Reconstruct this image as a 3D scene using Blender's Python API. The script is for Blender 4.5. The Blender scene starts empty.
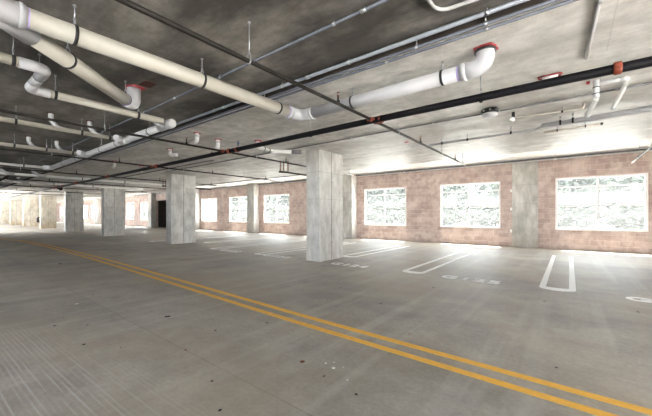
import bpy, bmesh, math, random
from mathutils import Vector, Matrix, noise
random.seed(7)
C = bpy.context.scene.collection
PI = math.pi

# ------------------------------------------------------------------ materials
def mat(name):
    m = bpy.data.materials.new(name); m.use_nodes = True
    nt = m.node_tree; return m, nt, nt.nodes, nt.links, nt.nodes['Principled BSDF']

def N(nt, typ, **kw):
    n = nt.nodes.new(typ)
    for k, v in kw.items():
        if k in n.inputs: n.inputs[k].default_value = v
        else: setattr(n, k, v)
    return n

def ramp(nt, src, stops):
    r = nt.nodes.new('ShaderNodeValToRGB'); e = r.color_ramp.elements
    e[0].position, e[0].color = stops[0][0], (*stops[0][1], 1)
    e[1].position, e[1].color = stops[1][0], (*stops[1][1], 1)
    for p, c in stops[2:]:
        x = e.new(p); x.color = (*c, 1)
    nt.links.new(src, r.inputs[0]); return r.outputs[0]

def mix(nt, fac, a, b, mode='MIX'):
    n = nt.nodes.new('ShaderNodeMix'); n.data_type = 'RGBA'; n.blend_type = mode
    for sock, v in ((n.inputs[0], fac), (n.inputs[6], a), (n.inputs[7], b)):
        if hasattr(v, 'is_output'): nt.links.new(v, sock)
        elif isinstance(v, (int, float)): sock.default_value = v
        else: sock.default_value = (*v, 1)
    return n.outputs[2]

def math_(nt, op, a, b=None, c=None):
    n = nt.nodes.new('ShaderNodeMath'); n.operation = op
    for s, v in zip(n.inputs, (a, b, c)):
        if v is None: continue
        if hasattr(v, 'is_output'): nt.links.new(v, s)
        else: s.default_value = v
    return n.outputs[0]

def coords(nt):
    return nt.nodes.new('ShaderNodeTexCoord').outputs['Object']

def noise_(nt, vec, scale, detail=5, rough=.6, stretch=None):
    if stretch:
        mp = nt.nodes.new('ShaderNodeMapping'); mp.inputs['Scale'].default_value = stretch
        nt.links.new(vec, mp.inputs['Vector']); vec = mp.outputs[0]
    n = N(nt, 'ShaderNodeTexNoise', Scale=scale, Detail=detail, Roughness=rough)
    nt.links.new(vec, n.inputs['Vector']); return n.outputs['Fac']

def bump(nt, b, h, strength=.2, dist=.02):
    n = N(nt, 'ShaderNodeBump', Strength=strength, Distance=dist)
    nt.links.new(h, n.inputs['Height']); nt.links.new(n.outputs[0], b.inputs['Normal'])

def plain(name, col, rough=.5, metal=0., var=.12, scale=9, spec=.4):
    m, nt, nd, lk, b = mat(name)
    v = coords(nt); n = noise_(nt, v, scale)
    d = tuple(c*(1-var) for c in col); l = tuple(min(1, c*(1+var)) for c in col)
    lk.new(ramp(nt, n, [(.3, d), (.7, l)]), b.inputs['Base Color'])
    b.inputs['Roughness'].default_value = rough; b.inputs['Metallic'].default_value = metal
    b.inputs['Specular IOR Level'].default_value = spec
    return m

def m_floor():
    m, nt, nd, lk, b = mat('floor_concrete')
    v = coords(nt)
    big = noise_(nt, v, .4, 4, .6, (.6, 1, 1)); mid = noise_(nt, v, 1.7, 7, .68); fine = noise_(nt, v, 24, 4, .7)
    c = ramp(nt, big, [(.40, (.285, .262, .235)), (.60, (.40, .367, .323))])
    c = mix(nt, .8, c, ramp(nt, mid, [(.38, (.70, .69, .68)), (.60, (1.06, 1.05, 1.04))]), 'MULTIPLY')
    c = mix(nt, .6, c, ramp(nt, fine, [(.36, (.78, .78, .78)), (.64, (1.1, 1.1, 1.1))]), 'MULTIPLY')
    # old oil patches with their own outlines, and tyre streaks along the aisle
    st = noise_(nt, v, .9, 3, .5)
    c = mix(nt, ramp(nt, st, [(.60, (0, 0, 0)), (.70, (.45, .45, .45))]), c, (.13, .12, .115))
    ty = noise_(nt, v, 1.0, 3, .5, (.12, 2.2, 1))
    c = mix(nt, ramp(nt, ty, [(.6, (0, 0, 0)), (.75, (.3, .3, .3))]), c, (.13, .125, .12))
    # raked texture of the ramp side of the slab, ridges running along the aisle
    sp = nt.nodes.new('ShaderNodeSeparateXYZ'); lk.new(v, sp.inputs[0])
    wob = noise_(nt, v, 1.2, 2, .5, (.25, 1, 1))
    yy = math_(nt, 'SUBTRACT', math_(nt, 'ADD', sp.outputs['Y'], math_(nt, 'MULTIPLY', wob, .045)), math_(nt, 'MULTIPLY', sp.outputs['X'], .04))
    w = math_(nt, 'POWER', math_(nt, 'ABSOLUTE', math_(nt, 'SINE', math_(nt, 'MULTIPLY', yy, PI/.036))), 5.)
    w2 = noise_(nt, v, 1.0, 4, .65, (.25, 19, 1))
    ww = math_(nt, 'MULTIPLY', w, ramp(nt, w2, [(.44, (.1,)*3), (.56, (1,)*3)]))
    msk = math_(nt, 'MULTIPLY', math_(nt, 'SMOOTH_MIN', 1.0, math_(nt, 'MAXIMUM', 0.0, math_(nt, 'MULTIPLY', math_(nt, 'SUBTRACT', 1.35, sp.outputs['Y']), 1.6)), .1),
                ramp(nt, noise_(nt, v, .8, 3, .5, (.3, 1.4, 1)), [(.34, (.0, .0, .0)), (.52, (1, 1, 1))]))
    mx = math_(nt, 'MINIMUM', 1., math_(nt, 'MAXIMUM', 0., math_(nt, 'MULTIPLY', math_(nt, 'ADD', sp.outputs['X'], 5.6), 1.3)))
    msk = math_(nt, 'MULTIPLY', msk, mx)
    c = mix(nt, math_(nt, 'MULTIPLY', msk, math_(nt, 'MAXIMUM', 0.0, math_(nt, 'MULTIPLY', ww, .75))), c, (.50, .485, .47))
    # saw joints every bay
    jy = math_(nt, 'LESS_THAN', math_(nt, 'ABSOLUTE', math_(nt, 'SUBTRACT', sp.outputs['Y'], 1.62)), .005)
    c = mix(nt, math_(nt, 'MULTIPLY', jy, .45), c, (.10, .09, .08))
    # pale drag streaks running from the bays to the aisle
    sk = ramp(nt, noise_(nt, v, 1.0, 3, .55, (3.2, .14, 1)), [(.52, (0, 0, 0)), (.66, (.22, .22, .22))])
    c = mix(nt, sk, c, (.55, .53, .50))
    tan = ramp(nt, noise_(nt, v, .45, 3, .5), [(.48, (0, 0, 0)), (.62, (.35, .35, .35))])
    c = mix(nt, tan, c, (.36, .30, .225))
    lk.new(c, b.inputs['Base Color'])
    b.inputs['Roughness'].default_value = .55
    rr = ramp(nt, mid, [(.3, (.50,)*3), (.7, (.66,)*3)]); lk.new(rr, b.inputs['Roughness'])
    b.inputs['Specular IOR Level'].default_value = .3
    h = math_(nt, 'ADD', math_(nt, 'MULTIPLY', math_(nt, 'MULTIPLY', ww, msk), .8), math_(nt, 'MULTIPLY', fine, .35))
    bump(nt, b, h, .3, .004)
    return m

def m_ceil(name, dark, light, rough, bumps=.15, k=1.):
    m, nt, nd, lk, b = mat(name)
    v = coords(nt)
    big = noise_(nt, v, 1.0, 5, .6, (.7, 1.3, 1)); mid = noise_(nt, v, 3.4, 8, .72); st = noise_(nt, v, 1.6, 6, .68, (.35, 2.0, 1))
    c = ramp(nt, big, [(.40, dark), (.60, light)])
    c = mix(nt, .8*k, c, ramp(nt, mid, [(.38, (.55, .54, .53)), (.60, (1.15, 1.14, 1.13))]), 'MULTIPLY')
    c = mix(nt, .7*k, c, ramp(nt, st, [(.40, (.66, .64, .62)), (.58, (1.05, 1.05, 1.05))]), 'MULTIPLY')
    sp = nt.nodes.new('ShaderNodeSeparateXYZ'); lk.new(v, sp.inputs[0])
    # joints left by the plywood forms
    jx = math_(nt, 'LESS_THAN', math_(nt, 'ABSOLUTE', math_(nt, 'SUBTRACT', math_(nt, 'MODULO', math_(nt, 'ADD', sp.outputs['X'], 100.9), 2.44), 1.2)), .006)
    jy = math_(nt, 'LESS_THAN', math_(nt, 'ABSOLUTE', math_(nt, 'SUBTRACT', math_(nt, 'MODULO', math_(nt, 'ADD', sp.outputs['Y'], 100.0), 1.22), .6)), .005)
    jm = math_(nt, 'MULTIPLY', math_(nt, 'MAXIMUM', jx, jy), ramp(nt, noise_(nt, v, 1.1, 2), [(.42, (0, 0, 0)), (.58, (.6, .6, .6))]))
    c = mix(nt, jm, c, tuple(x*.45 for x in dark))
    lk.new(c, b.inputs['Base Color'])
    lk.new(ramp(nt, mid, [(.3, (rough-.08,)*3), (.7, (rough+.1,)*3)]), b.inputs['Roughness'])
    bump(nt, b, big, bumps, .03)
    return m

def m_column(name='column_concrete', tint=None):
    m, nt, nd, lk, b = mat(name)
    v = coords(nt)
    oi = nt.nodes.new('ShaderNodeObjectInfo')
    va = nt.nodes.new('ShaderNodeVectorMath'); va.operation = 'ADD'; lk.new(v, va.inputs[0])
    cb = nt.nodes.new('ShaderNodeCombineXYZ'); 
    for i in range(3): lk.new(math_(nt, 'MULTIPLY', oi.outputs['Random'], 40.), cb.inputs[i])
    lk.new(cb.outputs[0], va.inputs[1]); u = va.outputs[0]
    big = noise_(nt, u, 1.1, 6, .6, (1, 1, .5)); mid = noise_(nt, u, 6, 6, .7, (1, 1, .4)); pit = noise_(nt, u, 30, 3, .6)
    c = ramp(nt, big, [(.40, (.45, .443, .425)), (.60, (.63, .622, .60))])
    c = mix(nt, .7, c, ramp(nt, mid, [(.38, (.68, .67, .64)), (.58, (1.06, 1.06, 1.06))]), 'MULTIPLY')
    c = mix(nt, ramp(nt, pit, [(.66, (0, 0, 0)), (.72, (.35, .35, .35))]), c, (.17, .16, .14))
    # rusty water stains near the foot
    sp = nt.nodes.new('ShaderNodeSeparateXYZ'); lk.new(v, sp.inputs[0])
    lo = math_(nt, 'MAXIMUM', 0., math_(nt, 'SUBTRACT', 1., math_(nt, 'MULTIPLY', sp.outputs['Z'], .9)))
    if tint: c = mix(nt, 1., c, tint, 'MULTIPLY')
    rs = math_(nt, 'MULTIPLY', lo, ramp(nt, noise_(nt, u, 2.5, 4, .6, (1, 1, .35)), [(.40, (0, 0, 0)), (.58, (.8, .8, .8) if tint else (.22, .22, .22))]))
    c = mix(nt, rs, c, (.36, .25, .13))
    # pour lines
    def line(z, wd): return math_(nt, 'LESS_THAN', math_(nt, 'ABSOLUTE', math_(nt, 'SUBTRACT', sp.outputs['Z'], z)), wd)
    ln = math_(nt, 'MAXIMUM', line(2.62, .008), line(1.83, .006))
    c = mix(nt, math_(nt, 'MULTIPLY', ln, .45), c, (.17, .165, .15))
    lk.new(c, b.inputs['Base Color']); b.inputs['Roughness'].default_value = .7
    bump(nt, b, mid, .25, .01)
    return m

def m_block():
    m, nt, nd, lk, b = mat('wall_blocks')
    v = coords(nt)
    mp = nt.nodes.new('ShaderNodeMapping'); mp.inputs['Rotation'].default_value = (PI/2, 0, 0); lk.new(v, mp.inputs['Vector'])
    br = N(nt, 'ShaderNodeTexBrick', Scale=1.0)
    br.inputs['Color1'].default_value = (.50, .395, .362, 1); br.inputs['Color2'].default_value = (.37, .28, .255, 1)
    br.inputs['Mortar'].default_value = (.64, .53, .48, 1)
    br.inputs['Mortar Size'].default_value = .006; br.inputs['Mortar Smooth'].default_value = .3; br.inputs['Bias'].default_value = -.15
    br.inputs['Brick Width'].default_value = .407; br.inputs['Row Height'].default_value = .2035
    lk.new(mp.outputs[0], br.inputs['Vector'])
    c = br.outputs['Color']
    # mortar smears and dust
    sm = noise_(nt, v, 1.5, 6, .7)
    c = mix(nt, ramp(nt, sm, [(.46, (0, 0, 0)), (.62, (.75, .75, .75))]), c, (.66, .56, .52))
    dk = noise_(nt, v, 5, 3, .6)
    c = mix(nt, .6, c, ramp(nt, dk, [(.3, (.72, .70, .69)), (.65, (1.05, 1.05, 1.05))]), 'MULTIPLY')
    lk.new(c, b.inputs['Base Color']); b.inputs['Roughness'].default_value = .85
    bump(nt, b, br.outputs['Fac'], -.4, .006)
    return m

def m_glass():
    m = bpy.data.materials.new('dusty_glass'); m.use_nodes = True
    nt = m.node_tree; nt.nodes.clear(); lk = nt.links
    out = nt.nodes.new('ShaderNodeOutputMaterial')
    tr = N(nt, 'ShaderNodeBsdfTransparent'); tr.inputs[0].default_value = (.97, .985, .98, 1)
    gl = N(nt, 'ShaderNodeBsdfGlossy'); gl.inputs['Roughness'].default_value = .03
    tl = N(nt, 'ShaderNodeBsdfTranslucent'); tl.inputs[0].default_value = (.92, .94, .94, 1)
    a = nt.nodes.new('ShaderNodeMixShader'); a.inputs[0].default_value = .018
    lk.new(tr.outputs[0], a.inputs[1]); lk.new(gl.outputs[0], a.inputs[2])
    d = nt.nodes.new('ShaderNodeMixShader')
    v = coords(nt); n = noise_(nt, v, 3, 5)
    lk.new(ramp(nt, n, [(.3, (.014,)*3), (.7, (.024,)*3)]), d.inputs[0])
    lk.new(a.outputs[0], d.inputs[1]); lk.new(tl.outputs[0], d.inputs[2])
    lk.new(d.outputs[0], out.inputs[0])
    return m

def m_leaf():
    m, nt, nd, lk, b = mat('tree_leaves')
    oi = nt.nodes.new('ShaderNodeObjectInfo')
    v = coords(nt); n = noise_(nt, v, .9, 3)
    c = ramp(nt, n, [(.35, (.105, .125, .10)), (.65, (.135, .155, .125))])
    c = mix(nt, math_(nt, 'MULTIPLY', oi.outputs['Random'], .4), c, (.13, .145, .13))
    lk.new(c, b.inputs['Base Color']); b.inputs['Roughness'].default_value = .6
    tl = N(nt, 'ShaderNodeBsdfTranslucent'); lk.new(c, tl.inputs[0])
    mx = nt.nodes.new('ShaderNodeMixShader'); mx.inputs[0].default_value = .4
    lk.new(b.outputs[0], mx.inputs[1]); lk.new(tl.outputs[0], mx.inputs[2])
    lk.new(mx.outputs[0], nd['Material Output'].inputs[0])
    return m

M = dict(
    floor=m_floor(),
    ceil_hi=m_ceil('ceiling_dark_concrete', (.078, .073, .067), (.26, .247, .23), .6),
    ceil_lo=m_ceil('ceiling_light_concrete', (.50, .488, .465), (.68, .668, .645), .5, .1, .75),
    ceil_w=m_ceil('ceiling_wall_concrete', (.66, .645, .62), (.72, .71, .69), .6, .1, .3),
    column=m_column(), column_tan=m_column('column_tan', (1.0, .93, .82)), block=m_block(), glass=m_glass(), leaf=m_leaf(),
    pvc=plain('pvc_cream', (.44, .418, .365), .42, 0, .05, 4),
    pvcw=plain('pvc_white', (.44, .44, .46), .4, 0, .04, 4),
    primer=plain('purple_primer', (.42, .34, .62), .5),
    black=plain('black_steel', (.007, .0065, .008), .5, .0, .3, 9, .1),
    brown=plain('dark_brown_steel', (.018, .015, .013), .5, .0, .35, 9, .15),
    strap=plain('black_strap', (.012, .012, .013), .5),
    zinc=plain('zinc_steel', (.42, .43, .45), .38, .8, .2),
    conduit=plain('conduit_steel', (.105, .114, .142), .5, .15, .15),
    conduitb=plain('conduit_bright', (.26, .275, .32), .4, .3, .15),
    conduitd=plain('conduit_dull', (.17, .17, .18), .5, .5, .2),
    dullgrey=plain('dull_grey', (.38, .38, .385), .55, 0, .12),
    paintgrey=plain('grey_paint', (.66, .66, .68), .5, 0, .12),
    orange=plain('orange_coupling', (.20, .04, .018), .55, 0, .2),
    red=plain('red_collar', (.38, .04, .05), .6, 0, .25),
    rust=plain('rust_plate', (.07, .022, .015), .7, 0, .3),
    copper=plain('brown_copper', (.20, .085, .06), .5, .2, .2),
    frame=plain('white_frame', (.82, .82, .82), .4, 0, .03),
    sillm=plain('sill_wood', (.66, .61, .55), .7, 0, .1),
    white=plain('white_plastic', (.80, .80, .79), .4, 0, .04),
    yellow=plain('yellow_paint', (.74, .39, .045), .6, 0, .10, 14),
    wpaint=plain('white_paint', (.78, .78, .77), .6, 0, .1, 20),
    asphalt=plain('outside_paving', (.66, .64, .60), .9, 0, .15, 1),
    bark=plain('tree_bark', (.10, .075, .055), .9, 0, .25),
    grit=plain('grit_dark', (.03, .025, .022), .8, 0, .4),
    gritr=plain('grit_red', (.16, .045, .03), .8, 0, .4),
    gritw=plain('grit_white', (.75, .75, .74), .8, 0, .1),
    blue=plain('blue_plastic', (.05, .12, .38), .5, 0, .1),
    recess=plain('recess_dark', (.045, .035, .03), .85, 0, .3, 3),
    extw=plain('outside_wall', (.42, .36, .31), .9, 0, .1, 2),
)

# ------------------------------------------------------------------ mesh helpers
class MB:
    def __init__(s): s.bm = bmesh.new()
    def box(s, x0, x1, y0, y1, z0, z1, bev=0):
        r = bmesh.ops.create_cube(s.bm, size=1)
        for v in r['verts']:
            v.co = Vector((x0 + (v.co.x+.5)*(x1-x0), y0 + (v.co.y+.5)*(y1-y0), z0 + (v.co.z+.5)*(z1-z0)))
        if bev:
            es = list({e for v in r['verts'] for e in v.link_edges})
            bmesh.ops.bevel(s.bm, geom=es, offset=bev, segments=2, affect='EDGES', profile=.5)
        return s
    def tube(s, pts, r, seg=14, cap=True):
        pts = [Vector(p) for p in pts]
        rs = r if isinstance(r, (list, tuple)) else [r]*len(pts)
        rings = []; t0 = (pts[1]-pts[0]).normalized()
        up = Vector((0, 0, 1)) if abs(t0.z) < .9 else Vector((1, 0, 0))
        n = (up - t0*up.dot(t0)).normalized()
        for i, p in enumerate(pts):
            a = pts[i]-pts[i-1] if i else pts[1]-pts[0]
            b = pts[i+1]-pts[i] if i < len(pts)-1 else a
            t = (a.normalized()+b.normalized())
            t = t.normalized() if t.length > 1e-6 else a.normalized()
            n = (n - t*n.dot(t)).normalized(); bn = t.cross(n)
            rings.append([s.bm.verts.new(p + (n*math.cos(2*PI*k/seg) + bn*math.sin(2*PI*k/seg))*rs[i]) for k in range(seg)])
        for a, b in zip(rings, rings[1:]):
            for k in range(seg):
                f = s.bm.faces.new((a[k], a[(k+1) % seg], b[(k+1) % seg], b[k])); f.smooth = True
        if cap:
            s.bm.faces.new(rings[0][::-1]); s.bm.faces.new(rings[-1])
        return s
    def ring(s, c, ax, R, w, t, seg=20):
        """strap: a band of width w, inner radius R, thickness t round axis ax"""
        c = Vector(c); ax = Vector(ax).normalized()
        up = Vector((0, 0, 1)) if abs(ax.z) < .9 else Vector((1, 0, 0))
        n = (up-ax*up.dot(ax)).normalized(); b = ax.cross(n)
        prof = [(-w/2, R), (-w/2, R+t), (w/2, R+t), (w/2, R)]
        L = [[s.bm.verts.new(c+ax*d+(n*math.cos(2*PI*k/seg)+b*math.sin(2*PI*k/seg))*rr) for k in range(seg)] for d, rr in prof]
        for i in range(4):
            A, B = L[i], L[(i+1) % 4]
            for k in range(seg):
                f = s.bm.faces.new((A[k], A[(k+1) % seg], B[(k+1) % seg], B[k])); f.smooth = True
        return s
    def lathe(s, c, prof, seg=20, ax=(0, 0, 1)):
        c = Vector(c); ax = Vector(ax).normalized()
        up = Vector((0, 0, 1)) if abs(ax.z) < .9 else Vector((1, 0, 0))
        n = (up-ax*up.dot(ax)).normalized(); b = ax.cross(n)
        L = [[s.bm.verts.new(c+ax*h+(n*math.cos(2*PI*k/seg)+b*math.sin(2*PI*k/seg))*max(r, 1e-4)) for k in range(seg)] for r, h in prof]
        for A, B in zip(L, L[1:]):
            for k in range(seg):
                f = s.bm.faces.new((A[k], A[(k+1) % seg], B[(k+1) % seg], B[k])); f.smooth = True
        s.bm.faces.new(L[0][::-1]); s.bm.faces.new(L[-1]); return s
    def prism(s, poly, z0, z1):
        a = [s.bm.verts.new((x, y, z0)) for x, y in poly]; b = [s.bm.verts.new((x, y, z1)) for x, y in poly]
        n = len(poly)
        s.bm.faces.new(a[::-1]); s.bm.faces.new(b)
        for k in range(n): s.bm.faces.new((a[k], a[(k+1) % n], b[(k+1) % n], b[k]))
        return s
    def build(s, name, m, parent=None):
        off = Vector((0, 0, 0))
        p = parent
        while p: off += Vector(p.location); p = p.parent
        bmesh.ops.recalc_face_normals(s.bm, faces=s.bm.faces)
        bmesh.ops.translate(s.bm, vec=-off, verts=s.bm.verts)
        me = bpy.data.meshes.new(name); s.bm.to_mesh(me); s.bm.free()
        me.materials.append(m if not isinstance(m, str) else M[m])
        o = bpy.data.objects.new(name, me); C.objects.link(o)
        if parent: o.parent = parent
        return o

def tag(o, label=None, cat=None, group=None, kind=None):
    if label: o['label'] = label
    if cat: o['category'] = cat
    if group: o['group'] = group
    if kind: o['kind'] = kind
    return o
def thing(name, loc, label, cat, group=None, kind=None):
    o = bpy.data.objects.new(name, None); C.objects.link(o); o.location = loc; o.empty_display_size = .1
    return tag(o, label, cat, group, kind)
def solo(name, mb, m, loc, label, cat, group=None, kind=None):
    """a thing that is one mesh, origin at loc"""
    bmesh.ops.translate(mb.bm, vec=-Vector(loc), verts=mb.bm.verts)
    o = mb.build(name, m); o.location = loc
    return tag(o, label, cat, group, kind)
def copy_tree(o, parent=None, dloc=None):
    c = o.copy(); C.objects.link(c)
    if parent: c.parent = parent
    elif dloc: c.location = Vector(o.location)+Vector(dloc)
    for ch in list(o.children): copy_tree(ch, c)
    return c
def fillet(pts, R, n=7):
    pts = [Vector(p) for p in pts]; out = [pts[0]]
    for a, b, c in zip(pts, pts[1:], pts[2:]):
        u = (a-b).normalized(); v = (c-b).normalized()
        ang = u.angle(v)
        if ang > PI-.02: out.append(b); continue
        d = min(R/math.tan(ang/2), (a-b).length*.48, (c-b).length*.48)
        rr = d*math.tan(ang/2); p0, p1 = b+u*d, b+v*d
        cen = b+(u+v).normalized()*(rr/math.sin(ang/2))
        r0, r1 = p0-cen, p1-cen; th = r0.angle(r1)
        for k in range(n+1):
            t = k/n; out.append(cen+(r0*math.sin((1-t)*th)+r1*math.sin(t*th))/math.sin(th))
    out.append(pts[-1]); return out

# ------------------------------------------------------------------ levels
H_HI, H_LO, H_W = 3.35, 3.27, 3.70
Y_STEP, Y_STEP2, YW = 3.42, 11.22, 15.40
XL, XR, YB = -78.0, 5.2, -5.5
XJ, YJ = -33.2, 2.8      # unseen far jog of the open side, stepped in to brighten the far bays
def ceil_z(y): return H_HI if y < Y_STEP else (H_LO if y < Y_STEP2 else H_W)

# ------------------------------------------------------------------ room shell
def struct(name, mb, m, label, cat):
    return tag(mb.build(name, m), label, cat, None, 'structure')
struct('floor', MB().box(XJ, XR, YB, YW+.3, -.3, 0).box(XL, XJ, YJ-.2, YW+.3, -.3, 0), 'floor', 'grey concrete parking floor with raked lines, stains and saw joints', 'floor')
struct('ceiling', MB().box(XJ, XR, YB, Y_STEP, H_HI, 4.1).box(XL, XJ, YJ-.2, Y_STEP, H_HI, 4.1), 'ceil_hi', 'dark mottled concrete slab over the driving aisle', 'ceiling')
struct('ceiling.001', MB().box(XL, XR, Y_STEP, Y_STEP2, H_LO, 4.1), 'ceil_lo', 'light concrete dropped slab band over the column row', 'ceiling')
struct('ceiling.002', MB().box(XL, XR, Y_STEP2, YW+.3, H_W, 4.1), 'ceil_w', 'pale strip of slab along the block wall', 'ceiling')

WINS = [(3.86, 6.46), (-.44, 2.16), (-4.97, -2.37), (-9.25, -6.70), (-13.55, -10.95), (-17.86, -15.2), (-22.15, -19.6),
        (-26.35, -23.85), (-39.35, -36.85), (-43.65, -41.15), (-48.1, -45.5), (-52.4, -49.9), (-57.0, -54.4), (-61.3, -58.8), (-65.8, -63.2), (-70.1, -67.6), (-74.6, -72.1)]
Z0, Z1 = .76, 2.83
DO = (-35.3, -29.2)      # dark opening
def wall_mesh(x0, x1, y0, y1, holes, ztop):
    """wall along X with holes (hx0,hx1,hz0,hz1)"""
    mb = MB(); xs = x0
    for h in sorted(holes):
        mb.box(xs, h[0], y0, y1, 0, ztop)
        if h[2] > 0: mb.box(h[0], h[1], y0, y1, 0, h[2])
        mb.box(h[0], h[1], y0, y1, h[3], ztop)
        xs = h[1]
    mb.box(xs, x1, y0, y1, 0, ztop)
    bmesh.ops.remove_doubles(mb.bm, verts=mb.bm.verts, dist=.0005)
    return mb
struct('wall_right', wall_mesh(XL, XR, YW, YW+.2, [(a, b, Z0, Z1) for a, b in WINS] + [(DO[0], DO[1], 0, 2.9)], 3.56), 'block',
       'pinkish brown concrete block wall with a row of windows', 'wall')
struct('trim_1', MB().box(XL, XR, YW-.02, YW+.2, 3.56, H_W), 'paintgrey', 'pale grey strip closing the gap over the block wall', 'trim')
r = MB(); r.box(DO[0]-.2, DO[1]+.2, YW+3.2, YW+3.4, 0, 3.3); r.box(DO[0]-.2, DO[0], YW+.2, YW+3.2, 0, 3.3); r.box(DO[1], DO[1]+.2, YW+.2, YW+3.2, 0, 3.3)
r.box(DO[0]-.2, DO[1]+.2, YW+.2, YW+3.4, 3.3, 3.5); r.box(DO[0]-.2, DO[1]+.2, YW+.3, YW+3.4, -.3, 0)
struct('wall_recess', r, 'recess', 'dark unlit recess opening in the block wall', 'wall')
struct('wall_end', MB().box(XL, XL+.2, YJ-.2, YW, -.3, H_W), 'column_tan', 'cream concrete wall at the far end of the garage', 'wall')
e = MB(); e.box(XR, XR+.2, 5.4, YW+.2, -.3, 4.1); e.box(XR, XR+.2, YB, 5.4, 2.15, 4.1)  # unseen opening added to bring daylight onto the right faces of the columns
struct('wall_near', e, 'block', 'near end wall of the garage with a wide unseen opening added for daylight', 'wall')
e = MB(); e.box(XJ, -16.0, YB-.2, YB, -.3, 4.1); e.box(-16.0, XR, YB-.2, YB, -.3, 2.35); e.box(XJ-.2, XJ, YB-.2, YJ, -.3, 4.1); e.box(XL, XJ-.2, YJ-.2, YJ, -.3, 1.0)  # openings and solid stretch out of view, shaped for the fill daylight
struct('wall_left', e, 'column', 'concrete wall along the open side of the garage, its unseen long strips shaped for daylight', 'wall')

struct('step_shade', MB().box(-40, XR, 3.40, 3.419, 3.262, 3.349), 'recess', 'dark strip standing in for shade along the step between the dark and light slabs', 'trim')  # shade of the step face, put in as a dark strip
# windows ---------------------------------------------------------------------
def window_parts(root, w):
    h = Z1-Z0; f = MB(); d0, d1 = .045, .115
    f.box(0, .075, d0, d1, 0, h).box(w-.075, w, d0, d1, 0, h).box(.075, w-.075, d0, d1, h-.07, h).box(.075, w-.075, d0, d1, 0, .09)
    f.bm.transform(Matrix.Translation(root.location)); f.build('frame', 'frame', root)
    s = MB(); mx = w*.492
    s.box(mx-.035, mx+.035, d0+.005, d1-.005, .09, h-.07); s.bm.transform(Matrix.Translation(root.location)); s.build('mullion', 'frame', root)
    for zz, t in ((1.69, .025), (.955, .028)):
        for xa, xb in ((.075, mx-.035), (mx+.035, w-.075)):
            s = MB(); s.box(xa, xb, d0+.01, d1-.01, zz-t, zz+t); s.bm.transform(Matrix.Translation(root.location)); s.build('rail', 'frame', root)
    for xa, xb in ((.07, mx-.03), (mx+.03, w-.07)):
        s = MB(); s.box(xa, xb, .078, .084, .085, h-.065); s.bm.transform(Matrix.Translation(root.location)); s.build('pane', 'glass', root)
    s = MB(); s.box(.02, w-.02, -.02, .045, .005, .05, .006); s.bm.transform(Matrix.Translation(root.location)); s.build('sill', 'sillm', root)
wl = ['window beyond the right edge', 'widest window at far right of the block wall', 'second window from the right, left of the flat pier', 'third window from the right, just right of the deep pier',
      'window hidden behind the nearest column', 'window just right of the second deep pier', 'window just left of the second deep pier', 'small window beside the second column']
for i, (a, b) in enumerate(WINS):
    root = thing('window_%d' % (i+1), (a, YW, Z0), 'white framed six light ' + wl[i] if i < len(wl) else 'white framed window number %d along the block wall, far down the garage' % (i+1), 'window', None, 'structure')
    window_parts(root, b-a)

# ------------------------------------------------------------------ columns and piers
def make_column(x, y, label, m='column'):
    root = thing('concrete_column', (x, y, 0), label, 'column', 'row of concrete columns')
    mb = MB(); mb.box(-.5, 0, 0, 1.2, 0, H_LO, .014); mb.bm.transform(Matrix.Translation(root.location)); mb.build('shaft', m, root)
    s = MB(); s.box(-.001, .006, .585, .60, .02, H_LO-.02); s.bm.transform(Matrix.Translation(root.location)); s.build('form_seam', 'conduitd', root)
    for zz in (.55, 1.45, 2.35):
        t = MB(); t.lathe((.0, .62, zz), [(.018, -.004), (.018, .004)], 10, (1, 0, 0)); t.bm.transform(Matrix.Translation(root.location)); t.build('tie_plug', 'conduitd', root)
    return root
cl = ['nearest grey concrete column, the large pillar in mid picture', 'second concrete column of the row, left of the nearest one',
      'third concrete column of the row, greenish grey', 'fourth concrete column of the row, dark grey',
      'fifth concrete column of the row, cream with a brown stained foot', 'sixth concrete column of the row, pale cream',
      'seventh concrete column of the row, near the left edge', 'eighth concrete column of the row, cut by the left edge',
      'last concrete column at the far left end of the row']
col0 = col4 = None
for i, lb in enumerate(cl):
    if i == 0: col0 = make_column(-5.7, 7.0, lb)
    elif i < 4: c = copy_tree(col0, None, (-8.83*i, 0, 0)); c['label'] = lb
    elif i == 4: col4 = make_column(-5.7-8.83*4, 7.0, lb, 'column_tan')
    else: c = copy_tree(col4, None, (-8.83*(i-4), 0, 0)); c['label'] = lb
PIERS = [(-1.93, -1.01, 15.36, 'flat grey concrete pier between the two widest windows'),
         (-10.55, -9.72, 14.86, 'deep concrete pier behind the nearest column'),
         (-19.15, -18.36, 14.9, 'deep concrete pier between two windows, left of the nearest column'),
         (-27.5, -26.6, 14.9, 'pale pier just right of the second column'),
         (-36.2, -35.35, 14.9, 'grey pier at the left side of the dark recess'),
         (-45.0, -44.15, 14.9, 'pier far down the block wall, seen between the second and third columns'),
         (-53.8, -52.95, 14.9, 'pier far down the block wall, seen between the third and fourth columns'),
         (-62.6, -61.8, 14.9, 'distant pier of the block wall, seen right of the fourth column'),
         (-71.5, -70.6, 14.9, 'last distant pier of the block wall')]
for a, b, y, lb in PIERS:
    mb = MB(); mb.box(a, b, y, YW, 0, 3.55 if y > 15 else H_W, .012)
    solo('concrete_pier', mb, 'column', ((a+b)/2, y, 0), lb, 'pier', 'concrete piers along the block wall')
for zz in (.62, 1.55, 2.33):
    mb = MB(); mb.box(-2.0, -1.93, 15.37, 15.4, zz, zz+.12, .004)
    solo('wall_tie', mb, 'white', (-1.96, 15.39, zz), {.62: 'lowest', 1.55: 'middle', 2.33: 'topmost'}[zz] + ' white wall tie beside the flat concrete pier', 'bracket', 'white wall ties')

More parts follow.
